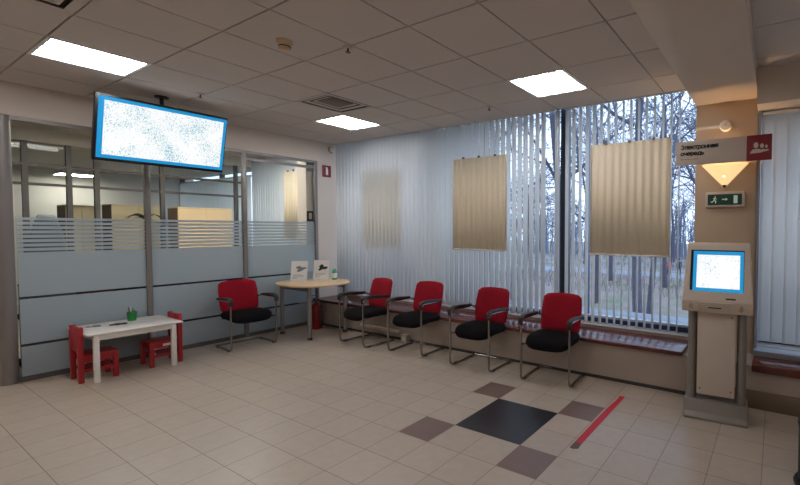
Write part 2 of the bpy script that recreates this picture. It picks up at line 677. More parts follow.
# beige poster panels hung at the windows
def panel(label, xc, y, zc=1.85, wd=.85, ht=1.2, group=None, seed=0):
    root = thing('beige_panel', label, 'panel', (xc, y, zc - ht / 2), 0, 'beige fabric panels hung at the windows')
    s = MB()
    n_ = 80
    rows = []
    rnd = random.Random(seed)
    ph = rnd.uniform(0, 6)
    for i in range(n_ + 1):
        x = -wd / 2 + wd * i / n_
        yy = .011 * math.sin(2 * PI * x / .084 + ph) + .003 * math.sin(2 * PI * x / .21)
        rows.append([s.bm.verts.new((x, yy, .012)), s.bm.verts.new((x, yy, ht))])
    for a, c in zip(rows, rows[1:]):
        s.bm.faces.new((a[0], c[0], c[1], a[1]))
    o = s.build('fabric_sheet', 'slat_warm', root, smooth=80)
    sm = o.modifiers.new('thickness', 'SOLIDIFY')
    sm.thickness = .002
    r_ = MB()
    r_.box(-wd / 2 - .01, -.012, -.004, wd / 2 + .01, .012, .014, bev=.003)
    r_.build('bottom_rail', 'white', root)
    for sx in (-1, 1):
        c = MB()
        c.box(sx * wd / 2 - .006, -.008, .01, sx * wd / 2 + .006, .008, ht, bev=.002)
        c.build('side_bar', 'offwhite', root)
    for q in range(-1, 2):
        d = MB()
        d.box(q * wd * .3 - .012, -.012, ht - .01, q * wd * .3 + .012, .012, ht + .02, bev=.003)
        d.build('clip', 'carcass', root)
    return root


panel('beige pleated panel hung at the right window beside the column', -1.355, YB - .075, seed=1)
panel('beige pleated panel hung at the middle window', -3.33, YB - .075, seed=2)
panel('pale beige panel showing dimly through the closed left blind', -5.28, YB + .048, seed=3)
panel('beige panel at the office window seen through the glass partition', -7.46, YB - .075, zc=1.95, wd=.6, seed=4)

# ------------------------------------------------------------------ glass partition
Y0, Y1, Y2, Y3 = .98, 1.99, 3.03, 4.075
part = thing('glass_partition', 'grey framed glass office partition with frosted bands left of the room', 'partition', (PX, Y0, 0))


def pl(b, name, m, smooth=40, par=None):
    return b.build(name, m, par or part, smooth)


def PBX(b, x0, y0, z0, x1, y1, z1, bev=0, mi=0):
    return b.box(x0 - PX, y0 - Y0, z0, x1 - PX, y1 - Y0, z1, bev, mi=mi)


for y, hw, m_ in ((Y1, .027, 'alu'), (Y2, .027, 'alu'), (Y3, .022, 'alu')):
    b = MB()
    PBX(b, PX - .05, y - hw, 0, PX, y + hw, 2.6, .004)
    pl(b, 'post', m_)
b = MB()     # rounded corner post
b.tube([(-.05, -.05, 0), (-.05, -.05, 2.6)], .062, 20)
pl(b, 'corner_post', 'alu')
b = MB()
PBX(b, PX - .045, Y0, 0, PX - .005, Y3, .05)
pl(b, 'bottom_rail', 'alu_dark', 0)
b = MB()
PBX(b, PX - .045, Y0, 2.56, PX - .005, Y3, 2.6)
PBX(b, PX - .04, Y2, 2.47, PX - .01, Y3, 2.51)
pl(b, 'top_rail', 'alu', 0)
for ya, yb in ((Y0, Y1), (Y1, Y2), (Y2, Y3)):
    b = MB()
    PBX(b, PX - .03, ya + .02, .05, PX - .024, yb - .02, 2.56)
    g_ = pl(b, 'glass_pane', 'glass', 0)
    b = MB()
    for za, zb in ((.05, .345), (.37, .815), (.838, 1.275)):
        PBX(b, PX - .0235, ya + .025, za, PX - .022, yb - .025, zb)
    for k in range(8):
        z_ = 1.29 + k * .0435
        PBX(b, PX - .0235, ya + .025, z_, PX - .022, yb - .025, z_ + .028)
    pl(b, 'frosted_film', 'film', 0, g_)
# side return of the office, running away to the left
b = MB()
b.box(-4.2, -.075, .05, -.09, -.069, 2.56)
g_ = pl(b, 'glass_pane', 'glass', 0)
b = MB()
for za, zb in ((.05, .345), (.37, .815), (.838, 1.275)):
    b.box(-4.2, -.0775, za, -.09, -.076, zb)
for k in range(8):
    z_ = 1.29 + k * .0435
    b.box(-4.2, -.0775, z_, -.09, -.076, z_ + .028)
pl(b, 'frosted_film', 'film', 0, g_)
b = MB()
b.box(-4.2, -.09, 0, -.07, -.05, .05)
pl(b, 'bottom_rail', 'alu_dark', 0)
b = MB()
for x in (-1.1, -2.2, -3.3):
    b = MB()
    b.box(x - .027, -.09, 0, x + .027, -.045, 2.6)
    pl(b, 'post', 'alu', 0)

# switch plate behind the last pane
t = thing('wall_switch', 'dark access panel with a pale centre on the pier behind the glass', 'switch', (PX - .11, 4.03, 1.72))
b = MB(); b.box(-.012, -.05, -.08, .012, .05, .08, bev=.004); b.build('frame', 'ink_dark', t)
b = MB(); b.box(.012, -.025, -.05, .016, .025, .05, bev=.001); b.build('face', 'offwhite', t)

# fire extinguisher sign on the pier
t = thing('fire_sign', 'small red square fire extinguisher sign on the corner pier', 'sign', (PX + .002, 4.255, 2.455))
b = MB(); b.box(0, -.075, -.095, .005, .075, .095); b.build('sign_plate', 'sign_red', t)
b = MB()
b.prism([(.0055, -.016, -.06), (.0055, .022, -.06), (.0055, .022, .03), (.0055, .012, .048), (.0055, .012, .065), (.0055, -.022, .06), (.0055, -.022, .05), (.0055, -.006, .046), (.0055, -.016, .03)], (.0015, 0, 0))
b.build('extinguisher_symbol', 'paper', t)

# camera in the corner above the pier
t = thing('corner_camera', 'small pale grey camera in the corner under the ceiling', 'camera', (PX + .06, 4.30, 2.80))
b = MB(); b.box(-.06, -.02, .02, -.02, .02, .06, bev=.005); b.build('bracket', 'offwhite', t)
b = MB(); b.lathe([(.0, -.045), (.03, -.035), (.042, -.01), (.042, .03), (.03, .05), (0, .052)], 20); b.build('dome', 'offwhite', t)
b = MB(); b.lathe([(.0, -.05), (.012, -.05), (.014, -.038), (0, -.038)], 12, (.01, 0, 0)); b.build('lens', 'black_pl', t)

# ------------------------------------------------------------------ television
TY, TX = 1.905, -5.57
tv = thing('television', 'large flat television showing a white speckled picture, hung from the ceiling', 'television', (TX, TY, 2.48))
tilt = Matrix.Rotation(math.radians(14), 4, 'Y')
TW, TH = 1.09, .635
b = MB(); b.box(-.05, -TW / 2, -TH / 2, 0, TW / 2, TH / 2, bev=.006, mtx=tilt); b.build('casing', 'bezel', tv)
b = MB(); b.box(.0005, -TW / 2 + .022, -TH / 2 + .030, .002, TW / 2 - .010, TH / 2 - .022, mtx=tilt); b.build('screen_border', 'screen_blue', tv, 0)
b = MB(); b.box(.002, -TW / 2 + .062, -TH / 2 + .063, .003, TW / 2 - .040, TH / 2 - .055, mtx=tilt); b.build('screen', 'screen', tv, 0)
b = MB(); b.box(-.11, -.16, -.14, -.05, .16, .14, bev=.005, mtx=tilt); b.build('mount_plate', 'black_pl', tv)
b = MB(); b.tube([(-.10, 0, 0), (-.10, 0, HC - 2.48)], .018, 12); b.lathe([(.06, HC - 2.495), (.06, HC - 2.48)], 20, (-.10, 0, 0)); b.build('ceiling_pole', 'black_pl', tv)

# ------------------------------------------------------------------ ceiling lights, vents, detectors
x0c, y0c = GX0 + G / 2, GY0 + G / 2


def make_light():
    t = thing('ceiling_light', '', 'ceiling light', (0, 0, HC))
    b = MB()
    for sx in (-1, 1):
        b.box(sx * .285 - .012, -.297, -.004, sx * .285 + .012, .297, .05)
        b.box(-.273, sx * .285 - .012, -.004, .273, sx * .285 + .012, .05)
    b.build('frame', 'pan', t, 0)
    b = MB()
    n_ = 48
    rows = []
    for i in range(n_ + 1):
        x = -.273 + .546 * i / n_
        z_ = .055 - .045 * abs(math.sin(2 * PI * x / .273)) ** .5 * 0 - .05 * (abs(((x + .273) / .1365) % 1 - .5) * 2) ** 3
        rows.append([b.bm.verts.new((x, y, z_)) for y in (-.273, .273)])
    for a, c in zip(rows, rows[1:]):
        b.bm.faces.new((a[0], c[0], c[1], a[1]))
    b.build('reflector', 'pan', t, 60)
    for k in range(4):
        x = -.273 + .1365 * (k + .5)
        b = MB()
        b.tube([(x, -.27, .018), (x, .27, .018)], .016, 8)
        b.build('tube', 'tube', t)
    return t


proto = make_light()
names = {
    (-4, -2): 'bright square ceiling light left of and above the television',
    (1, 2): 'bright square ceiling light nearest the right window',
    (-4, 2): 'bright square ceiling light farthest back, beside the vent',
}
for k, (i, j) in enumerate(lights):
    if (i, j) == (6, 2):
        continue
    lab = names.get((i, j), 'square ceiling light beyond the edge of the picture')
    p = (x0c + i * G, y0c + j * G, HC)
    if k == 0:
        o = proto
        o.location = p
        o['label'] = lab
        o['group'] = 'fluorescent ceiling lights'
    else:
        o = dup(proto, p, 0, lab, 'fluorescent ceiling lights' if (i, j) in names else 'ceiling lights outside the picture')
b = MB(); b.box(GX0 + 6 * G + .006, GY0 + 2 * G + .006, HC, GX0 + 7 * G - .006, GY0 + 3 * G - .006, HC + .03)
struct(b.build('ceiling_tile', 'ceiling', smooth=0))


def make_vent():
    t = thing('ceiling_vent', '', 'vent', (0, 0, HC))
    for k, (a, c) in enumerate(((.297, .25), (.225, .195), (.165, .14))):
        b = MB()
        za, zb = -.002 + .012 * k, -.014 + .012 * k
        for q in range(4):
            mt = Matrix.Rotation(q * PI / 2, 4, 'Z')
            b2 = bmesh.new()
            vs = [b2.verts.new(mt @ V(*p)) for p in ((-a, -a, za), (a, -a, za), (c, -c, zb + .02), (-c, -c, zb + .02))]
            b2.faces.new(vs)
            b.join(b2)
        o = b.build('louver_frame', 'ceiling', t, 0)
        sm = o.modifiers.new('thickness', 'SOLIDIFY'); sm.thickness = .004
    b = MB(); b.box(-.297, -.297, .045, .297, .297, .05); b.build('dark_backing', 'gap_dark', t, 0)
    b = MB(); b.box(-.135, -.135, .02, .135, .135, .028, bev=.003); b.build('centre_plate', 'cab_side', t)
    return t


pv = make_vent()
for k, ((i, j), lab) in enumerate(zip(vents, ('square air vent in the ceiling beside the farthest light', 'square air vent in the ceiling at the top left edge'))):
    p = (x0c + i * G, y0c + j * G, HC)
    if k == 0:
        pv.location = p; pv['label'] = lab; pv['group'] = 'ceiling air vents'
    else:
        dup(pv, p, 0, lab, 'ceiling air vents')

t = thing('smoke_detector', 'tan round smoke detector on the ceiling', 'smoke detector', (-3.18, 1.80, HC))
b = MB(); b.lathe([(.055, 0), (.055, -.015), (.048, -.03), (0, -.03)], 24); b.build('base', 'birch', t)
b = MB(); b.lathe([(.038, -.03), (.04, -.055), (.03, -.07), (0, -.072)], 24); b.build('sensor_head', 'birch', t)
b = MB(); b.lathe([(.0415, -.048), (.0415, -.042), (.03, -.042), (.03, -.048)], 24); b.build('slot_ring', 'ink_dark', t)


def sprinkler(label, x, y, first=None):
    if first:
        return dup(first, (x, y, HC), 0, label, 'ceiling sprinklers')
    t = thing('sprinkler', label, 'sprinkler', (x, y, HC), 0, 'ceiling sprinklers')
    b = MB(); b.lathe([(.035, 0), (.035, -.006), (.015, -.012), (0, -.012)], 20); b.build('escutcheon', 'offwhite', t)
    b = MB(); b.tube([(0, 0, -.01), (0, 0, -.04)], .007, 8); b.lathe([(.0, -.04), (.018, -.04), (.018, -.044), (0, -.046)], 16); b.build('nozzle', 'carcass', t)
    return t


s0 = sprinkler('small ceiling sprinkler right of the smoke detector', -2.86, 2.10)
sprinkler('small ceiling sprinkler left of the light by the right window', -2.84, 3.90, s0)
sprinkler('small ceiling sprinkler above the television', -5.18, 2.06, s0)
sprinkler('small ceiling sprinkler left of the farthest light', -5.24, 3.88, s0)

# ------------------------------------------------------------------ visitor chairs


def rounded(poly, r, n=5):
    out = []
    L = len(poly)
    for i in range(L):
        a, p, c = Vector(poly[i - 1]), Vector(poly[i]), Vector(poly[(i + 1) % L])
        d1, d2 = (a - p).normalized(), (c - p).normalized()
        A, B = p + d1 * r, p + d2 * r
        for k in range(n + 1):
            t_ = k / n
            out.append((1 - t_) ** 2 * A + 2 * t_ * (1 - t_) * p + t_ ** 2 * B)
    return out


def bend(pts, r, n=5):
    out = [Vector(pts[0])]
    for i in range(1, len(pts) - 1):
        a, p, c = Vector(pts[i - 1]), Vector(pts[i]), Vector(pts[i + 1])
        d1, d2 = (a - p).normalized(), (c - p).normalized()
        A, B = p + d1 * r, p + d2 * r
        for k in range(n + 1):
            t_ = k / n
            out.append((1 - t_) ** 2 * A + 2 * t_ * (1 - t_) * p + t_ ** 2 * B)
    out.append(Vector(pts[-1]))
    return out


def make_chair():
    t = thing('visitor_chair', '', 'chair', (0, 0, 0), 0, 'red and black visitor chairs')
    # seat cushion: superellipse outline, crowned top, waterfall front
    b = MB()
    nu, nr = 40, 5
    ring_prev = None
    def so(a, k):
        c_, s_ = math.cos(a), math.sin(a)
        e = .45
        return (math.copysign(abs(c_) ** e, c_) * .247 * k, .222 + math.copysign(abs(s_) ** e, s_) * .232 * k)
    layers = [(.80, .368), (.95, .376), (1.0, .402), (.985, .430), (.93, .446), (.6, .454), (.02, .456)]
    rings = []
    for k, z_ in layers:
        ring = []
        for i in range(nu):
            x, y = so(2 * PI * i / nu, k)
            dz = -.035 * max(0, (.12 - y) / .12) ** 1.3 - .012 * (1 - (x / .24) ** 2) * (1 if y < .25 else 0)
            ring.append(b.bm.verts.new((x, y, z_ + dz)))
        rings.append(ring)
    for A, B in zip(rings, rings[1:]):
        for i in range(nu):
            b.bm.faces.new((A[i], A[(i + 1) % nu], B[(i + 1) % nu], B[i]))
    b.bm.faces.new(rings[0]); b.bm.faces.new(rings[-1])
    b.build('seat', 'black_fab', t, 60)
    # backrest: curved padded panel
    b = MB()
    NU, NV = 16, 14
    def bp(u, v, off):
        vv = v
        hw = .205 + .026 * math.sin(PI * min(1, vv * .75 + .1)) - .006 * vv
        # rounded corners
        cr_ = .035
        z0, z1 = .43, .825
        z_ = z0 + (z1 - z0) * vv
        e = min(z_ - z0, z1 - z_)
        if e < cr_:
            hw -= cr_ - math.sqrt(max(0, cr_ ** 2 - (cr_ - e) ** 2))
        x = (2 * u - 1) * hw
        y = .405 + .085 * (max(0, z_ - .43) / .4) ** 1.2 - .035 * (1 - (x / .23) ** 2) * -1 * .6
        edge = 1 - max(abs(2 * u - 1) ** 8, abs(2 * v - 1) ** 10)
        return V(x, y + off * (.25 + .75 * edge), z_ + .012 * (1 - (2 * u - 1) ** 2) * vv)
    F = [[b.bm.verts.new(bp(i / NU, j / NV, -.02)) for j in range(NV + 1)] for i in range(NU + 1)]
    K = [[b.bm.verts.new(bp(i / NU, j / NV, .02)) for j in range(NV + 1)] for i in range(NU + 1)]
    for i in range(NU):
        for j in range(NV):
            b.bm.faces.new((F[i][j], F[i + 1][j], F[i + 1][j + 1], F[i][j + 1]))
            b.bm.faces.new((K[i][j], K[i][j + 1], K[i + 1][j + 1], K[i + 1][j]))
    for i in range(NU):
        for j in (0, NV):
            b.bm.faces.new((F[i][j], K[i][j], K[i + 1][j], F[i + 1][j]))
    for j in range(NV):
        for i in (0, NU):
            b.bm.faces.new((F[i][j], F[i][j + 1], K[i][j + 1], K[i][j]))
    b.build('backrest', 'red', t, 60)
    # side frames
    for sx in (-1, 1):
        b = MB()
        x = sx * .258
        path = bend([(x, .36, .615), (x, .0, .625), (x, .0, .0125), (x, .47, .0125)], .06, 6)
        b.tube(path, .0115, 10)
        b.build('side_frame', 'chrome', t)
        a = MB()
        prof = [(-.012, .585), (-.016, .62), (.0, .642), (.06, .655), (.18, .650), (.32, .634), (.38, .630)]
        P_ = []
        for (y, z_) in prof:
            k_ = .026 if y < .3 else .018
            P_.append([a.bm.verts.new((x + dx * k_, y, z_ + dz)) for dx, dz in ((-1, -.006), (-.8, .008), (0, .013), (.8, .008), (1, -.006), (.7, -.018), (-.7, -.018))])
        for A, B in zip(P_, P_[1:]):
            for q in range(7):
                a.bm.faces.new((A[q], A[(q + 1) % 7], B[(q + 1) % 7], B[q]))
        a.bm.faces.new(P_[0]); a.bm.faces.new(P_[-1])
        a.build('armrest', 'black_pl', t, 50)
        for y in (.08, .40):
            g_ = MB()
            g_.box(x - .016, y - .02, .0, x + .016, y + .02, .006, bev=.002)
            g_.build('glide', 'black_pl', t)
    b = MB(); b.tube([(-.258, .465, .0125), (.258, .465, .0125)], .0115, 10); b.build('cross_bar', 'chrome', t)
    for y in (.10, .38):
        b = MB(); b.tube([(-.258, .0, .375), (-.22, y, .362), (.22, y, .362), (.258, .0, .375)] if y < .2 else [(-.22, y, .362), (.22, y, .362)], .010, 8); b.build('seat_rail', 'carcass', t)
    for sx in (-1, 1):
        b = MB()
        b.tube(bend([(sx * .12, .26, .362), (sx * .12, .435, .362), (sx * .12, .465, .54)], .03, 4), .010, 8)
        b.tube([(sx * .258, .35, .625), (sx * .20, .435, .60)], .009, 8)
        b.build('back_bracket', 'black_pl', t)
    return t


ch = make_chair()
rows = [((-1.935, 3.575), 5, 'red backed visitor chair nearest the kiosk, frontmost of the window row'),
        ((-2.845, 3.54), 2, 'red backed visitor chair second from the kiosk, under the middle window'),
        ((-3.86, 3.57), 5, 'red backed visitor chair third from the kiosk, under the left blind'),
        ((-4.76, 3.50), -4, 'red backed visitor chair right beside the round table, end of the window row'),
        ((-5.70, 2.795), 90 - 4, 'red backed visitor chair standing against the glass partition')]
for k, ((x, y), a, lab) in enumerate(rows):
    # chair faces -y; rotate so that it faces into the room
    if k == 0:
        ch.location = (x, y, 0); ch.rotation_euler = (0, 0, math.radians(a)); ch['label'] = lab
    else:
        dup(ch, (x, y, 0), math.radians(a), lab)

# ------------------------------------------------------------------ round table with brochures
TCX, TCY, TZ = -5.80, 3.65, .75
t = thing('round_table', 'pale birch oval table on grey legs in the corner by the pier', 'table', (TCX, TCY, 0))
b = MB()
prof = []
def oval(k):
    return [(math.copysign(abs(math.cos(2 * PI * i / 48)) ** .85, math.cos(2 * PI * i / 48)) * .52 * k, math.copysign(abs(math.sin(2 * PI * i / 48)) ** .85, math.sin(2 * PI * i / 48)) * .43 * k) for i in range(48)]
rings = []
for k, z_ in ((.985, TZ - .028), (1, TZ - .022), (1, TZ - .006), (.99, TZ)):
    rings.append([b.bm.verts.new((x, y, z_)) for x, y in oval(k)])
for A, B in zip(rings, rings[1:]):
    for i in range(48):
        b.bm.faces.new((A[i], A[(i + 1) % 48], B[(i + 1) % 48], B[i]))
b.bm.faces.new(rings[0]); b.bm.faces.new(rings[-1])
b.build('tabletop', 'birch', t)
for sx in (-1, 1):
    for sy in (-1, 1):
        b = MB()
        b.tube([(sx * .33, sy * .27, .03), (sx * .33, sy * .27, TZ - .028)], .026, 16)
        lg = b.build('leg', 'alu', t)
        b = MB()
        b.lathe([(.03, 0), (.032, .012), (.028, .035), (0, .035)], 16, (sx * .33, sy * .27, 0))
        b.build('foot', 'black_pl', lg)
for sy in (-1, 1):
    b = MB(); b.box(-.31, sy * .275 - .01, TZ - .09, .31, sy * .275 + .01, TZ - .03); b.build('apron', 'alu', t, 0)


def brochure(label, x, y, rz, pic):
    t = thing('brochure_stand', label, 'brochure', (x, y, TZ), rz, 'brochures on the round table')
    rot = Matrix.Rotation(math.radians(-10), 4, 'X')
    b = MB(); b.box(-.112, -.004, 0, .112, 0, .295, mtx=rot); b.build('paper_sheet', 'paper', t, 0)
    b = MB(); b.box(-.112, -.05, 0, .112, .075, .004); b.box(-.112, .004, .0, .112, .007, .26, mtx=rot); b.build('stand', 'white', t, 0)
    b = MB()
    rnd = random.Random(pic)
    for q in range(5):
        z_ = .09 - q * .014
        b.box(-.085, -.0052, z_, -.085 + rnd.uniform(.1, .16) * (.5 if q > 2 else 1), -.0042, z_ + .004, mtx=rot)
    b.build('text_lines', 'ink', t, 0)
    b = MB()
    pts = []
    for i in range(18):
        a = 2 * PI * i / 18
        r_ = .05 * (1 + .35 * math.sin(3 * a + pic) + .2 * math.sin(5 * a))
        pts.append((.018 + r_ * 1.2 * math.cos(a), -.0045, .18 + r_ * .75 * math.sin(a)))
    b.prism([rot @ Vector(p) for p in pts], (0, -.001, 0)); b.build('picture', 'ink_dark' if pic == 2 else 'ink', t, 0)
    return t


brochure('white brochure stand with grey picture, left one on the round table', -6.045, 3.575, math.radians(38), 1)
brochure('white brochure stand with dark picture, right one on the round table', -5.945, 3.855, math.radians(36), 2)
t = thing('sanitiser_bottle', 'small green pump bottle on the round table beside the brochures', 'bottle', (-5.755, 3.955, TZ))
b = MB(); b.lathe([(0, 0), (.034, .002), (.036, .01), (.036, .12), (.028, .145), (.014, .155), (.014, .165), (0, .165)], 20); b.build('body', 'bottle', t)
b = MB(); b.tube([(0, 0, .165), (0, 0, .20)], .006, 8); b.box(-.045, -.008, .195, .014, .008, .21, bev=.003); b.build('pump', 'white', t)
b = MB(); b.lathe([(.0365, .03), (.0368, .032), (.0368, .1), (.0365, .102)], 20); b.build('sticker', 'paper', t)
b = MB()
b.box(-6.00, 3.33, TZ, -5.79, 3.48, TZ + .004)
tag(b.build('leaflet', 'cab', smooth=0), 'flat tan leaflet lying on the round table in front of the stands', 'leaflet')

# fire extinguisher under the table
t = thing('fire_extinguisher', 'red fire extinguisher standing under the round table', 'fire extinguisher', (-6.03, 3.84, 0))
b = MB(); b.lathe([(0, 0), (.07, 0), (.078, .012), (.078, .32), (.07, .36), (.04, .39), (.022, .40), (.022, .42), (0, .42)], 24); b.build('cylinder', 'ext_red', t)
b = MB(); b.lathe([(.0785, .18), (.079, .182), (.079, .26), (.0785, .262)], 24); b.build('sticker', 'sign_red', t)
b = MB(); b.lathe([(.018, .42), (.024, .43), (.024, .46), (0, .465)], 12); b.box(-.015, -.11, .46, .015, .02, .475, bev=.003); b.box(-.012, -.10, .50, .012, .02, .512, bev=.003); b.tube([(0, .015, .46), (0, .02, .505)], .008, 6); b.build('valve', 'carcass', t)
b = MB(); b.tube(bend([(.02, 0, .445), (.09, 0, .43), (.10, 0, .15)], .05, 5), .011, 8); b.lathe([(.016, .06), (.02, .15), (.0, .155)], 10, (.10, 0, 0)); b.build('hose', 'black_pl', t)

# ------------------------------------------------------------------ children's table
t = thing('kids_table', 'low white rectangular children table between two red chairs', 'table', (-6.02, 1.675, 0))
b = MB(); b.box(-.325, -.375, .468, .325, .385, .488, bev=.008, seg=3); b.build('tabletop', 'white_wood', t)
for sx in (-1, 1):
    for sy in (-1, 1):
        b = MB(); b.box(sx * .285 - .021, sy * .305 - .021, 0, sx * .285 + .021, sy * .305 + .021, .468, bev=.004); b.build('leg', 'white_wood', t)
for sx in (-1, 1):
    b = MB(); b.box(sx * .285 - .011, -.284, .415, sx * .285 + .011, .284, .468); b.build('apron', 'white_wood', t, 0)
for sy in (-1, 1):
    b = MB(); b.box(-.264, sy * .305 - .011, .415, .264, sy * .305 + .011, .468); b.build('apron', 'white_wood', t, 0)


def kid_chair():
    t = thing('kids_chair', '', 'chair', (0, 0, 0), 0, 'red children chairs')
    # back at -y, seat towards +y
    b = MB(); b.box(-.14, -.10, .255, .14, .15, .275, bev=.005); b.build('seat', 'red_wood', t)
    for sx in (-1, 1):
        b = MB(); b.box(sx * .12 - .02, -.14, 0, sx * .12 + .02, -.10, .55, bev=.005); b.build('leg', 'red_wood', t)
        b = MB(); b.box(sx * .12 - .02, .11, 0, sx * .12 + .02, .15, .256, bev=.005); b.build('leg', 'red_wood', t)
        b = MB(); b.box(sx * .12 - .011, -.10, .20, sx * .12 + .011, .11, .256); b.box(sx * .12 - .010, -.10, .10, sx * .12 + .010, .11, .13); b.build('side_rail', 'red_wood', t, 0)
    b = MB(); b.box(-.10, .115, .19, .10, .14, .256); b.build('front_rail', 'red_wood', t, 0)
    b = MB()
    b.box(-.10, -.132, .30, .10, -.108, .545, bev=.006)
    b.build('backrest', 'red_wood', t)
    return t


k0 = kid_chair()
k0.location = (-5.96, 1.405, 0)
k0['label'] = 'small red wooden chair at the left end of the white children table'
k2 = dup(k0, (-5.97, 1.955, 0), PI, 'small red wooden chair at the right end of the white children table')
st = MB(); st.box(-.1325, -.045, .215, -.1305, .035, .243); st.build('white_sticker', 'paper', k2, 0)

t = thing('pencil_cup', 'green pencil cup with pencils on the white children table', 'cup', (-6.21, 1.775, .488))
b = MB()
b.lathe([(0, 0), (.036, 0), (.042, .095), (.038, .095), (.033, .006), (0, .006)], 20); b.build('cup', 'green', t)
for k, (dx, dy, m_) in enumerate(((.02, .01, 'green'), (-.02, .012, 'green'), (.0, -.02, 'ext_red'), (.015, -.012, 'white'))):
    b = MB(); b.tube([(dx * .4, dy * .4, .01), (dx * 1.4, dy * 1.4, .12 + .015 * k)], [.004, .004], 6); b.build('pencil', m_, t)


def flat_paper(name, label, x, y, z_, rz, wd, hg, seed):
    t = thing(name, label, 'paper', (x, y, z_), rz, 'papers on the children table')
    b = MB(); b.box(-wd / 2, -hg / 2, 0, wd / 2, hg / 2, .0015); b.build('paper_sheet', 'paper', t, 0)
    rnd = random.Random(seed)
    b = MB()
    for q in range(5):
        x0 = rnd.uniform(-wd * .4, wd * .1); y0 = rnd.uniform(-hg * .4, hg * .25)
        pts = [(x0 + rnd.uniform(.03, .06) * math.cos(a * PI / 3.5), y0 + rnd.uniform(.02, .04) * math.sin(a * PI / 3.5), .0016) for a in range(7)]
        pts = [(max(-wd / 2 + .005, min(wd / 2 - .005, p[0])), max(-hg / 2 + .005, min(hg / 2 - .005, p[1])), p[2]) for p in pts]
        b.prism(pts, (0, 0, .0008 + q * .0001))
    b.build('drawing', 'ink' if seed == 1 else 'ink_dark', t, 0)


flat_paper('colouring_page', 'printed colouring page lying at the left of the white children table', -6.12, 1.46, .4882, math.radians(15), .2, .21, 1)
flat_paper('colouring_page', 'colouring page with dark drawing, beside the green pencil cup', -6.05, 1.62, .4908, math.radians(-10), .2, .16, 2)

# ------------------------------------------------------------------ ticket kiosk
kio = thing('ticket_kiosk', 'cream ticket kiosk with tilted touch screen standing before the column', 'kiosk', (-.395, 3.60, 0), math.radians(4))
b = MB()
b.prism([(-.235, -.045, 0), (-.235, -.045, .022), (-.235, -.012, .05), (-.235, 0, .145), (-.235, .20, .145), (-.235, .26, 0)], (.47, 0, 0), bev=.006)
b.build('base', 'kiosk_post', kio)
for sx in (-1, 1):
    b = MB()
    n_ = 20
    rings = []
    for z_ in (.14, .90):
        rings.append([b.bm.verts.new((sx * .185 + .036 * math.cos(2 * PI * i / n_), .10 + .07 * math.sin(2 * PI * i / n_), z_)) for i in range(n_)])
    for i in range(n_):
        b.bm.faces.new((rings[0][i], rings[0][(i + 1) % n_], rings[1][(i + 1) % n_], rings[1][i]))
    b.bm.faces.new(rings[0]); b.bm.faces.new(rings[1])
    b.build('post', 'kiosk_post', kio)
b = MB()
b.box(-.143, .03, .185, .138, .16, .90, bev=.008)
pn = b.build('front_panel', 'kiosk_low', kio)
for x, z_ in ((-.118, .235), (.112, .235), (.112, .83)):
    b = MB(); b.tube([(x, .031, z_), (x, .026, z_)], .007, 10); b.build('screw', 'carcass', pn)
# head: side profile extruded across, a little wider at the bottom
FB, FT = V(0, -.075, .965), V(0, .055, 1.425)
CB = V(0, -.035, .872)
prof = [(FB.y, FB.z), (FT.y, FT.z - .02), (FT.y + .03, FT.z), (.20, 1.41), (.235, 1.35), (.235, .90), (.2, .865), (CB.y, CB.z)]
b = MB()
bb = bmesh.new()
L_, R_ = [], []
for y, z_ in prof:
    k = .228 + .032 * (1.43 - z_) / .55
    L_.append(bb.verts.new((-k, y, z_))); R_.append(bb.verts.new((k, y, z_)))
bb.faces.new(L_); bb.faces.new(list(reversed(R_)))
for i in range(len(prof)):
    j = (i + 1) % len(prof)
    bb.faces.new((L_[j], L_[i], R_[i], R_[j]))
bmesh.ops.recalc_face_normals(bb, faces=bb.faces)
bmesh.ops.bevel(bb, geom=list(bb.edges), offset=.010, segments=3, profile=.5, affect='EDGES')
b.join(bb)
head = b.build('head', 'kiosk', kio)
fz = (FT - FB).normalized()
fn = V(1, 0, 0).cross(fz)            # outward normal of the face (towards -y)
if fn.y > 0:
    fn = -fn


def face_m(org, up):
    nn = V(1, 0, 0).cross(up)
    if nn.y > 0:
        nn = -nn
    return Matrix(((1, up.x, nn.x, org.x), (0, up.y, nn.y, org.y), (0, up.z, nn.z, org.z), (0, 0, 0, 1)))


FM = face_m(FB, fz)                  # x across, y up the face, z out of it
b = MB(); b.box(-.200, .085, -.002, .190, .415, .0015, mtx=FM); b.build('bezel', 'bezel', kio, 0)
b = MB(); b.box(-.180, .080, .0015, .186, .405, .003, mtx=FM); b.build('screen_border', 'screen_blue', kio, 0)
b = MB(); b.box(-.152, .107, .003, .160, .375, .004, mtx=FM); b.build('screen', 'kscreen', kio, 0)
b = MB(); b.box(.065, .022, -.003, .135, .034, .001, mtx=FM); b.build('card_slot', 'ink_dark', kio, 0)
CM = face_m(CB, (FB - CB).normalized())
b = MB(); b.box(-.135, .002, -.002, .105, .098, .006, bev=.003, mtx=CM); b.build('ticket_door', 'kiosk_low', kio)
b = MB(); b.box(-.06, .045, .005, .035, .055, .007, mtx=CM); b.build('ticket_slot', 'ink_dark', kio, 0)
for cx in (-.188, .175):
    b = MB()
    for q in range(-2, 3):
        for p in range(-3, 4):
            if q * q / 4 + p * p / 9 <= 1.05:
                b.tube([CM @ V(cx + q * .009, .05 + p * .009 + q * .003, -.002), CM @ V(cx + q * .009, .05 + p * .009 + q * .003, .0008)], .0036, 6)
    b.build('speaker_grille', 'base', kio, 0)
b = MB(); b.box(.236, .02, .90, .240, .20, 1.28, bev=.001); b.build('side_label', 'paper', kio)

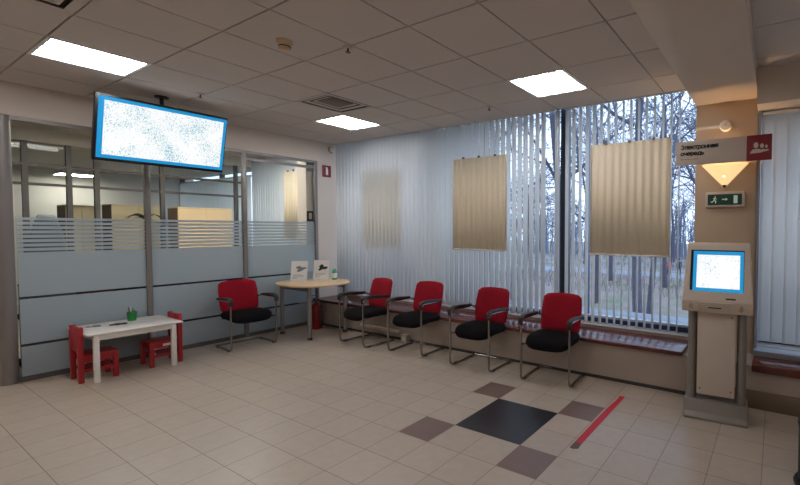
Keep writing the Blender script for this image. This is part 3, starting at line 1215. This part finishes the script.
# ------------------------------------------------------------------ wall sconce, exit sign, column fittings
YC = 4.42
t = thing('wall_sconce', 'lit triangular glass wall sconce on the column', 'wall lamp', (-.437, YC, 1.93))
b = MB()
N_ = 14
def scf(u, v):
    a = PI * u
    k = v ** 1.0
    return V(-.205 * math.cos(a) * k, -.001 - .135 * math.sin(a) * k, .222 * v)
b.grid(scf, 20, 8)
o = b.build('glass_shade', 'sconce', t, 60)
sm = o.modifiers.new('thickness', 'SOLIDIFY'); sm.thickness = .004
b = MB(); b.lathe([(0, -.012), (.012, -.008), (.014, .0), (.02, .014), (0, .02)], 12, (0, -.014, .012)); b.build('finial', 'cab_side', t)
b = MB()
b.prism([(-.21, -.002, .222), (-.20, -.002, .222), (0, -.002, .0), (-.006, -.002, -.012)], (0, -.006, 0)); b.prism([(.21, -.002, .222), (.20, -.002, .222), (0, -.002, .0), (.006, -.002, -.012)], (0, -.006, 0))
b.build('rim', 'cab', t, 0)
b = MB(); b.lathe([(0, .1), (.016, .1), (.022, .14), (.014, .17), (0, .175)], 12, (0, -.05, 0)); b.build('bulb', emit('bulb', (255, 206, 140), 14), t)
ld = bpy.data.lights.new('sconce_light', 'POINT'); ld.energy = SCONCE; ld.color = (1, .70, .42); ld.shadow_soft_size = .03
lo = bpy.data.objects.new('sconce_light', ld); COL.objects.link(lo); lo.parent = t; lo.location = (0, -.06, .215)

t = thing('exit_sign', 'green exit sign with running man and door under the sconce', 'exit sign', (-.43, YC, 1.815))
b = MB(); b.box(-.172, -.045, -.072, .172, 0, .076, bev=.01); b.build('housing', 'offwhite', t)
b = MB(); b.box(-.148, -.047, -.050, .148, -.044, .052); b.build('green_panel', 'sign_green', t, 0)
b = MB()
yy = -.0475
def gl(pts):
    b.prism([(x, yy, z_) for x, z_ in pts], (0, -.001, 0))
gl([(-.088, .024), (-.078, .024), (-.078, .034), (-.088, .034)])                     # head
gl([(-.105, .012), (-.082, .022), (-.078, .016), (-.088, -.008), (-.096, -.006), (-.092, .008)])   # torso
gl([(-.082, .020), (-.066, .008), (-.069, .004), (-.082, .012)])                        # arm
gl([(-.096, -.004), (-.112, -.018), (-.124, -.014), (-.122, -.022), (-.110, -.028), (-.090, -.010)])   # back leg
gl([(-.092, -.006), (-.080, -.014), (-.084, -.034), (-.076, -.034), (-.070, -.012), (-.086, -.002)])   # front leg
gl([(-.022, -.002), (.010, -.002), (.010, -.012), (.028, .003), (.010, .018), (.010, .008), (-.022, .008)])  # arrow
gl([(.078, -.036), (.112, -.036), (.112, .038), (.078, .038)])                        # door
b.build('symbols', 'glyph', t, 0)

t = thing('wall_detector', 'round white detector with a conduit on the column above the sign', 'detector', (-.435, YC, 2.52))
b = MB(); rx = Matrix.Rotation(PI / 2, 4, 'X')
bb = MB(); bb.lathe([(0, 0), (.055, 0), (.055, .018), (.045, .034), (0, .038)], 24)
bb.bm.transform(rx); bb.build('body', 'white', t)
bb = MB(); bb.lathe([(0, .036), (.014, .036), (.012, .044), (0, .045)], 16); bb.bm.transform(rx); bb.build('button', 'offwhite', t)
b = MB(); b.box(-.27, -.012, -.012, -.05, 0, .012); b.build('conduit', 'white', t, 0)

sg = thing('queue_sign', 'grey and red signboard reading electronic queue in front of the column', 'sign', (-.45, 4.20, 2.255))
b = MB(); b.box(-.40, 0, -.115, .208, .012, .108, bev=.002); b.build('grey_board', 'sign_grey', sg)
b = MB(); b.box(.208, -.002, -.115, .405, .012, .108, bev=.002); rb = b.build('red_board', 'sign_red', sg)
b = MB()
def disc(cx, cz, rx_, rz_, y=-.0025):
    b.prism([(cx + rx_ * math.cos(2 * PI * i / 16), y, cz + rz_ * math.sin(2 * PI * i / 16)) for i in range(16)], (0, -.001, 0))
disc(.282, .018, .019, .026); disc(.328, .010, .015, .020); disc(.362, .002, .010, .014)
b.prism([(x, -.0025, z_) for x, z_ in ((.238, -.052), (.240, -.040), (.256, -.018), (.30, -.014), (.318, -.022), (.345, -.018), (.352, -.026), (.375, -.020), (.382, -.034), (.362, -.038), (.345, -.042), (.325, -.048))], (0, -.001, 0))
b.build('people_symbol', 'sign_grey', rb, 0)


def ell(cx, cz, rx_, rz_, a0, a1, n_=12):
    return [(cx + rx_ * math.cos(math.radians(a0 + (a1 - a0) * i / n_)), cz + rz_ * math.sin(math.radians(a0 + (a1 - a0) * i / n_))) for i in range(n_ + 1)]


# bold letters as strokes: (advance width, list of centre lines), x-height = 1
GLYPH = {
    'Э': (1.06, [ell(.42, .68, .40, .68, 140, -140, 16), [(.3, .68), (.82, .68)]]),
    'л': (.86, [[(.0, .06), (.12, .1), (.22, .94)], [(.2, .94), (.68, .94)], [(.66, 0), (.66, 1)]]),
    'е': (.88, [ell(.38, .5, .36, .46, 0, 310, 16), [(.04, .5), (.74, .5)]]),
    'к': (.82, [[(.08, 0), (.08, 1)], [(.1, .5), (.3, .5), (.68, 1)], [(.3, .5), (.7, 0)]]),
    'т': (.80, [[(0, .94), (.74, .94)], [(.37, 0), (.37, .94)]]),
    'р': (.90, [[(.08, -.42), (.08, 1)], ell(.42, .5, .34, .46, 0, 360, 16)]),
    'о': (.90, [ell(.40, .5, .37, .46, 0, 360, 16)]),
    'н': (.88, [[(.08, 0), (.08, 1)], [(.70, 0), (.70, 1)], [(.08, .5), (.70, .5)]]),
    'а': (.84, [ell(.36, .30, .30, .26, 0, 360, 14), [(.66, 0), (.66, .62)], ell(.38, .62, .28, .34, 0, 150, 8)]),
    'я': (.84, [[(.66, 0), (.66, 1)], ell(.40, .70, .28, .26, 90, 270, 8), [(.40, .94), (.66, .94)], [(.40, .44), (.66, .44)], [(.42, .44), (.08, 0)]]),
    'ч': (.84, [[(.66, 0), (.66, 1)], [(.08, 1), (.08, .62), (.2, .42), (.66, .42)]]),
    'д': (.92, [[(.0, -.26), (.0, .06), (.82, .06), (.82, -.26)], [(.12, .06), (.26, .94), (.68, .94), (.68, .06)]]),
    'ь': (.82, [[(.08, 0), (.08, 1)], [(.08, .56), (.42, .56)], ell(.42, .31, .27, .25, 90, -90, 8), [(.42, .06), (.08, .06)]]),
}
b = MB()
XH, SW = .0285, .0042          # x-height and half stroke width
for row, word in enumerate(('Электронная', 'очередь')):
    x0 = -.352
    for ch_ in word:
        adv, strokes = GLYPH[ch_]
        for st_ in strokes:
            for (ax, az), (bx_, bz) in zip(st_, st_[1:]):
                A = V(x0 + ax * XH * 1.2, 0, .034 - row * .058 + az * XH)
                B = V(x0 + bx_ * XH * 1.2, 0, .034 - row * .058 + bz * XH)
                d = (B - A).normalized()
                nrm = V(-d.z, 0, d.x) * SW
                A, B = A - d * SW * .6, B + d * SW * .6
                b.prism([A + nrm + V(0, -.0004, 0), B + nrm + V(0, -.0004, 0), B - nrm + V(0, -.0004, 0), A - nrm + V(0, -.0004, 0)], (0, -.0012, 0))
        x0 += adv * XH * 1.2
b.build('lettering', 'ink_dark', sg, 0, recalc=False)
text_mesh('Electronic queue', .022, 'small_lettering', 'ink', sg, (-.352, -.0012, -.066), 1.05)
for x in (-.2, .2):
    b = MB(); b.tube([(x, .012, 0), (x, .22, 0)], .006, 8); b.build('standoff', 'carcass', sg)

# ------------------------------------------------------------------ red tape on the floor
t = thing('floor_tape', 'strip of red tape on the floor with a worn grey end', 'tape', (-1.19, 2.72, 0))
b = MB(); b.prism([(-.03, 0, .0006), (.025, 0, .0006), (.028, .62, .0006), (.03, .97, .0006), (-.02, .97, .0006), (-.012, .84, .0006), (-.025, .74, .0006), (-.03, .5, .0006)], (0, 0, .0008)); b.build('red_strip', 'tape', t, 0)
b = MB(); b.prism([(-.03, -.09, .0006), (-.005, -.1, .0006), (.03, -.08, .0006), (.025, 0, .0006), (-.03, 0, .0006)], (0, 0, .0007)); b.build('worn_end', 'tape_worn', t, 0)

# socket box and cable trunk at the low wall
t = thing('floor_socket', 'small white socket box at the foot of the low wall behind chairs', 'socket', (-4.29, YW - .05, 0))
b = MB(); b.box(-.05, -.03, 0, .05, .036, .10, bev=.006); b.build('box', 'offwhite', t)
b = MB(); b.box(-.03, -.032, .03, .03, -.029, .075, bev=.001); b.build('face', 'white', t)
b = MB(); b.box(-5.25, YW - .028, .09, -4.45, YW, .13, bev=.004)
tag(b.build('cable_trunk', 'offwhite'), 'pale cable trunking along the low wall beside the round table', 'cable trunk')

# waste bin at the right edge
t = thing('waste_bin', 'black bin at the right edge of the picture', 'bin', (.292, 2.97, 0))
b = MB(); b.lathe([(0, .012), (.148, .012), (.15, .36), (.156, .37), (.154, .385), (.145, .375), (.14, .03), (0, .03)], 28); b.build('body', 'black_pl', t)
b = MB(); b.lathe([(0, 0), (.168, 0), (.172, .012), (.165, .026), (.149, .03), (0, .03)], 28); b.build('foot_ring', 'black_pl', t)


# ------------------------------------------------------------------ office behind the glass
OX = -9.0
ip = thing('inner_partition', 'dark framed glass partition at the back of the office', 'partition', (OX, .9, 0))
for y in (1.5, 1.92, 2.21, 3.0, 4.12):
    b = MB(); b.box(-.03, y - .9 - .028, 0, .03, y - .9 + .028, 2.72); b.build('mullion', 'alu_dark', ip, 0)
for z_ in (2.13, 2.40):
    b = MB(); b.box(-.025, 0, z_ - .018, .025, 3.4, z_ + .018); b.build('transom', 'alu_dark', ip, 0)
b = MB(); b.box(-.004, 0, 0, .002, 3.4, 2.72); b.build('glass_pane', 'glass', ip, 0)


def cupboard(label, xf, y0, y1, top, depth=.45):
    t = thing('office_cupboard', label, 'cupboard', (xf - depth / 2, (y0 + y1) / 2, 0), 0, 'office cupboards')
    hw = (y1 - y0) / 2
    b = MB(); b.box(-depth / 2, -hw, 0, depth / 2 - .02, hw, top); b.build('carcass', 'cab_side', t, 0)
    n_ = 2
    for k in range(n_):
        ya, yb = -hw + 2 * hw * k / n_ + .002, -hw + 2 * hw * (k + 1) / n_ - .002
        b = MB(); b.box(depth / 2 - .02, ya, .06, depth / 2, yb, top - .004); d = b.build('door', 'cab', t, 0)
        hy = yb - .04 if k == 0 else ya + .04
        b = MB(); b.tube([(depth / 2 + .02, hy, 1.0), (depth / 2 + .02, hy, 1.12)], .006, 6); b.build('handle', 'carcass', d)
    b = MB(); b.box(-depth / 2, -hw, top, depth / 2 + .005, hw, top + .018); b.build('top_board', 'cab', t, 0)
    return t


cupboard('light wood cupboard in the office nearest the window', -8.55, 3.05, 3.84, 1.85, .40)
cupboard('light wood cupboard in the middle of the office', -9.35, 2.46, 3.14, 1.89)
cupboard('light wood cupboard at the left of the office', -9.6, 2.0, 2.36, 1.86)

t = thing('potted_plant', 'potted plant with long dark leaves behind the frosted glass', 'plant', (-7.1, 2.2, 0))
b = MB(); b.lathe([(0, 0), (.14, 0), (.18, .34), (.16, .34), (.14, .30), (0, .30)], 20); b.build('pot', 'offwhite', t)
b = MB(); b.tube([(0, 0, .3), (.01, .01, 1.0), (0, 0, 1.66)], .012, 6); b.build('stem', 'leaf', t)
rnd = random.Random(5)
for k in range(7):
    a = -PI / 2 + (k % 2) * PI + rnd.uniform(-.5, .5)
    ln = rnd.uniform(.14, .24)
    pts = []
    b = MB()
    rows_ = []
    z0 = rnd.uniform(1.56, 1.66)
    for i in range(7):
        s_ = i / 6
        c = V(math.cos(a) * ln * s_, math.sin(a) * ln * s_, z0 + .22 * s_ - .24 * s_ * s_)
        wd = .03 * math.sin(PI * min(1, s_ * .9 + .08))
        sd = V(-math.sin(a), math.cos(a), .2) * wd
        rows_.append((b.bm.verts.new(c - sd), b.bm.verts.new(c + sd)))
    for A, B in zip(rows_, rows_[1:]):
        b.bm.faces.new((A[0], A[1], B[1], B[0]))
    o = b.build('leaf', 'leaf', t, 60); sm = o.modifiers.new('thickness', 'SOLIDIFY'); sm.thickness = .002

t = thing('office_chair', 'dark office chair showing above the frosted band at the left', 'chair', (-7.5, 1.40, 0))
b = MB()
b.grid(lambda u, v: V(.05 * math.cos((u - .5) * 2) , (u - .5) * .34 * (1 - .6 * v ** 3), .9 + .77 * v), 10, 12)
o = b.build('backrest', 'office_grey', t, 60); sm = o.modifiers.new('thickness', 'SOLIDIFY'); sm.thickness = .06
b = MB(); b.box(0, -.25, .46, .5, .25, .54, bev=.03); b.build('seat', 'black_fab', t)
b = MB(); b.tube([(.25, 0, .08), (.25, 0, .46)], .03, 10); b.tube([(.1, 0, .48), (.0, 0, .55), (.02, 0, 1.0)], .025, 8); b.build('column', 'black_pl', t)
b = MB()
for k in range(5):
    a = 2 * PI * k / 5
    b.tube([(.25, 0, .09), (.25 + .3 * math.cos(a), .3 * math.sin(a), .06)], .02, 8)
    b.lathe([(0, 0), (.025, 0), (.025, .05), (0, .05)], 10, (.25 + .3 * math.cos(a), .3 * math.sin(a), 0))
b.build('star_base', 'black_pl', t)

t = thing('office_desk', 'office desk behind the frosted glass under the plant', 'desk', (-7.6, 3.1, 0))
b = MB(); b.box(-.35, -.5, .72, .35, .5, .75, bev=.003); b.build('tabletop', 'cab', t)
b = MB(); b.box(-.33, -.48, 0, .33, -.45, .72); b.build('side_panel', 'cab_side', t, 0)
b = MB(); b.box(-.33, .45, 0, .33, .48, .72); b.build('side_panel', 'cab_side', t, 0)

for y0_, y1_, m_, lab in ((1.08, 1.42, 'office_grey', 'added grey low box dulling the film gaps left of the white children table'),
                        (1.44, 1.72, 'ext_red', 'added dark red low box filling the film gaps above the children table'),
                        (1.74, 2.36, 'black_pl', 'added black low box darkening the film gaps by the post'),
                        (2.42, 2.86, 'black_pl', 'added black low box darkening the film gaps by the wall chair'),
                        (2.92, 3.86, 'black_pl', 'added long black low box darkening the film gaps by the round table')):
    t = thing('film_gap_backing', lab, 'cabinet', (-6.72, (y0_ + y1_) / 2, 0), 0, 'added boxes behind the film gaps')  # invented box, hides the lit office behind the clear film gaps
    hw = (y1_ - y0_) / 2
    b = MB(); b.box(-.2, -hw, .03, .18, hw, .90, bev=.006); b.build('carcass', m_, t)
    b = MB(); b.box(-.21, -hw - .004, .90, .2, hw + .004, .92, bev=.004); b.build('top_board', m_, t)
    b = MB(); b.box(-.18, -hw + .02, 0, .16, hw - .02, .03); b.build('plinth', 'black_pl', t, 0)

# lamps added to light the office, the low one for a reflection
for k, (x, y, zz, lx, ly, lab) in enumerate(((-7.25, 1.9, 2.898, .6, .6, 'added unseen square lamp above the potted plant, lighting the office'), (-7.25, 3.4, 2.898, .6, .6, 'added unseen square lamp near the office window, lighting the office'),
                                        (-12.2, 2.70, 2.598, .45, .5, 'added low lamp at the far end of the office, standing for reflected lights'), (-9.35, 3.3, 2.718, .4, .4, 'added fill lamp brightening the blind behind the inner partition, hidden by the television'),
                                        (-7.25, -.4, 2.898, .6, .6, 'added unseen square lamp lighting the office from the left side'))):
    t = thing('added_office_lamp', lab, 'ceiling light', (x, y, zz), 0, 'added office lamps')
    b = MB(); b.box(-lx / 2 - .02, -ly / 2 - .02, -.03, lx / 2 + .02, ly / 2 + .02, 0); b.build('housing', 'white', t, 0)
    b = MB(); b.box(-lx / 2, -ly / 2, -.034, lx / 2, ly / 2, -.03); b.build('diffuser', 'tube_office', t, 0)
    if zz == 2.598:
        for sy in (-1, 1):
            b = MB(); b.tube([(0, sy * .2, 0), (0, sy * .2, .122)], .005, 6); b.build('hanger', 'carcass', t)

# ------------------------------------------------------------------ outside
ZG = -3.35
b = MB()
b.quad((-120, 5.4, ZG), (80, 5.4, ZG), (80, 150, ZG), (-120, 150, ZG))
struct(b.build('ground', 'ground', smooth=0))
b = MB()
b.box(-120, 43, ZG, 80, 48, ZG + .03)
struct(b.build('path', 'path', smooth=0))
b = MB()
b.box(-14, 4.9, ZG, XR + 1, 5.3, .38)
struct(b.build('facade', 'conc', smooth=0))


def tree_mesh(seed, H, spread=1.0, r0=.2, depth=5):
    rnd = random.Random(seed)
    tr, br = MB(), MB()

    def grow(p, d, ln, r_, lev):
        mb = tr if lev == 0 else br
        n_ = 4 if lev < 2 else 3
        pts, rs = [p.copy()], [r_]
        for i in range(n_):
            d = (d + V(rnd.uniform(-1, 1), rnd.uniform(-1, 1), rnd.uniform(-.4, .7)) * (.09 if lev == 0 else .2)).normalized()
            p = p + d * ln / n_
            pts.append(p.copy()); rs.append(r_ * (1 - .55 * (i + 1) / n_))
            if lev < depth and (lev > 0 or i >= 1):
                for q in range(2 if lev in (0, 3) else 1):
                    a = rnd.uniform(0, 2 * PI)
                    s_ = d.orthogonal().normalized()
                    s_ = (s_ * math.cos(a) + d.cross(s_) * math.sin(a))
                    nd = (d * rnd.uniform(.5, 1.0) + s_ * rnd.uniform(.6, 1.0) * spread).normalized()
                    grow(p, nd, ln * (rnd.uniform(.28, .42) if lev == 0 else rnd.uniform(.5, .72)), rs[-1] * .62, lev + 1)
        mb.tube(pts, [max(x, .009) for x in rs], 7 if lev == 0 else (4 if lev < 3 else 3), cap=False)

    grow(V(0, 0, 0), V(0, 0, 1), H, r0, 0)
    return tr, br


protos = []
for seed, H in ((3, 11), (8, 13), (14, 9)):
    t = thing('bare_tree', 'bare leafless tree in the park outside the windows', 'tree', (0, 0, ZG), 0, 'bare trees outside the windows')
    tr, br = tree_mesh(seed, H, 1.0, .2)
    tr.build('trunk', 'bark', t, 60)
    br.build('branches', 'twig', t, 0)
    protos.append(t)
rnd = random.Random(11)
spots = [(-4.2, 15), (-8.5, 17), (-12.0, 16), (-2.6, 21), (-6.2, 24), (-10.3, 26), (-15.5, 24), (-20, 28), (-4.0, 32), (-8.0, 36), (-13.5, 38), (-19, 40),
         (-25, 34), (-5.5, 41), (-10.5, 52), (-16, 55), (-23, 54), (-30, 50), (-6.5, 56), (1.5, 30), (-35, 60), (-13, 62), (-8.5, 64), (-19, 66)]
for k, (x, y) in enumerate(spots):
    p = protos[k % 3]
    if k < 3:
        p.location = (x, y, ZG)
        o = p
    else:
        o = dup(p, (x, y, ZG), rnd.uniform(0, 6.28))
    s_ = rnd.uniform(.85, 1.25)
    o.scale = (s_, s_, s_)

# low twiggy undergrowth, uncountable
b = MB()
rnd = random.Random(4)
for k in range(1500):
    x = rnd.uniform(-34, 2); y = rnd.uniform(30, 42)
    if rnd.random() < .3:
        y = rnd.uniform(50, 62)
    h = rnd.uniform(.4, 1.0)
    d = V(rnd.uniform(-.5, .5), rnd.uniform(-.5, .5), 1)
    p0 = V(x, y, ZG)
    b.tube([p0, p0 + d * h * .5, p0 + d * h + V(rnd.uniform(-.2, .2), 0, 0)], [.02, .014, .008], 3, cap=False)
tag(b.build('undergrowth', 'bush', smooth=0), 'low brown twiggy undergrowth across the park ground', 'undergrowth', kind='stuff')

# fence beyond the path
fr = thing('park_fence', 'pale grey fence beyond the park path', 'fence', (-15, 49.5, ZG))
for z_ in (.4, .95):
    b = MB(); b.box(-30, -.03, z_ - .05, 20, .03, z_ + .05); b.build('rail', 'fence', fr, 0)
for k in range(21):
    b = MB(); b.box(-30 + k * 2.5 - .05, -.05, 0, -30 + k * 2.5 + .05, .05, 1.15); b.build('fence_post', 'fence', fr, 0)

# white van seen between the slats
t = thing('white_van', 'bright white van parked outside the middle window', 'van', (-25.2, 30.0, ZG + .0))
b = MB(); b.prism([(-2.4, -.9, .35), (-2.4, -.9, 1.7), (-2.2, -.9, 1.95), (1.3, -.9, 1.95), (1.9, -.9, 1.25), (2.5, -.9, 1.05), (2.55, -.9, .35)], (0, 1.8, 0), bev=.05); b.build('body', 'outwhite', t)
for x in (-1.5, 1.6):
    for y in (-.92, .72):
        b = MB(); b.tube([(x, y, .33), (x, y + .2, .33)], .33, 18); b.build('wheel', 'black_pl', t)
b = MB(); b.prism([(.3, -.91, 1.3), (.3, -.91, 1.8), (1.2, -.91, 1.8), (1.65, -.91, 1.3)], (0, .02, 0)); b.build('side_window', 'house_win', t, 0)

# hazy belt of far trees, uncountable
b = MB()
rnd = random.Random(9)
for k in range(700):
    x = rnd.uniform(-75, 4); y = rnd.uniform(70, 85)
    h = rnd.uniform(6, 11)
    p0 = V(x, y, ZG)
    d = V(rnd.uniform(-.08, .08), 0, 1)
    b.tube([p0, p0 + d * h * .5, p0 + d * h], [.10, .07, .03], 3, cap=False)
    for q in range(6):
        a = p0 + d * h * rnd.uniform(.2, .9)
        b.tube([a, a + V(rnd.uniform(-2, 2), rnd.uniform(-1, 1), rnd.uniform(.6, 2.4))], [.05, .02], 3, cap=False)
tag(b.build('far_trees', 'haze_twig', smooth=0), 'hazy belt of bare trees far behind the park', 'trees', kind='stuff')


# two walkers on the path
def walker(label, x, y, mj, mp, seed):
    t = thing('person', label, 'person', (x, y, ZG + .03), math.radians(20), 'people walking on the path')
    me = bpy.data.meshes.new('body')
    vs = [(0, 0, .95, .13), (0, 0, 1.2, .13), (0, .0, 1.42, .12), (0, .0, 1.52, .05), (0, 0, 1.62, .085), (0, 0, 1.72, .08),
          (.09, 0, .88, .1), (.11, -.06, .48, .07), (.11, .02, .08, .05), (.11, -.1, .04, .045),
          (-.09, 0, .88, .1), (-.11, .1, .48, .07), (-.11, .24, .1, .05), (-.11, .13, .05, .045),
          (.2, 0, 1.40, .065), (.26, .05, 1.12, .05), (.25, -.06, .9, .04), (.25, -.09, .82, .035),
          (-.2, 0, 1.40, .065), (-.26, -.03, 1.12, .05), (-.25, -.14, .92, .04), (-.25, -.17, .84, .035)]
    ed = [(0, 1), (1, 2), (2, 3), (3, 4), (4, 5), (0, 6), (6, 7), (7, 8), (8, 9), (0, 10), (10, 11), (11, 12), (12, 13), (2, 14), (14, 15), (15, 16), (16, 17), (2, 18), (18, 19), (19, 20), (20, 21)]
    me.from_pydata([v[:3] for v in vs], ed, [])
    o = bpy.data.objects.new('body', me); COL.objects.link(o)
    md = o.modifiers.new('skin', 'SKIN')
    sv = me.skin_vertices[0].data
    for i, v in enumerate(vs):
        sv[i].radius = (v[3], v[3])
    sv[0].use_root = True
    ss = o.modifiers.new('sub', 'SUBSURF'); ss.levels = ss.render_levels = 1
    dg = bpy.context.evaluated_depsgraph_get(); dg.update()
    m2 = bpy.data.meshes.new_from_object(o.evaluated_get(dg))
    bpy.data.objects.remove(o)
    m2.materials.clear()
    m2.materials.append(M['skin']); m2.materials.append(M[mj]); m2.materials.append(M[mp])
    for p in m2.polygons:
        z_ = p.center.z
        p.use_smooth = True
        p.material_index = 0 if z_ > 1.5 or (z_ < .88 and abs(p.center.x) > .21) else (1 if z_ > .85 else 2)
    o = bpy.data.objects.new('body', m2); COL.objects.link(o); o.parent = t
    b = MB(); b.lathe([(.088, 1.66), (.1, 1.70), (.085, 1.78), (.03, 1.82), (0, 1.82)], 12); b.build('hair', 'ink_dark', t)


walker('person in a red jacket walking on the park path outside', -9.6, 45.0, 'jacket_red', 'jacket_dark', 1)
walker('person in dark clothes walking on the park path outside', -8.7, 45.6, 'jacket_dark', 'jacket_dark', 2)
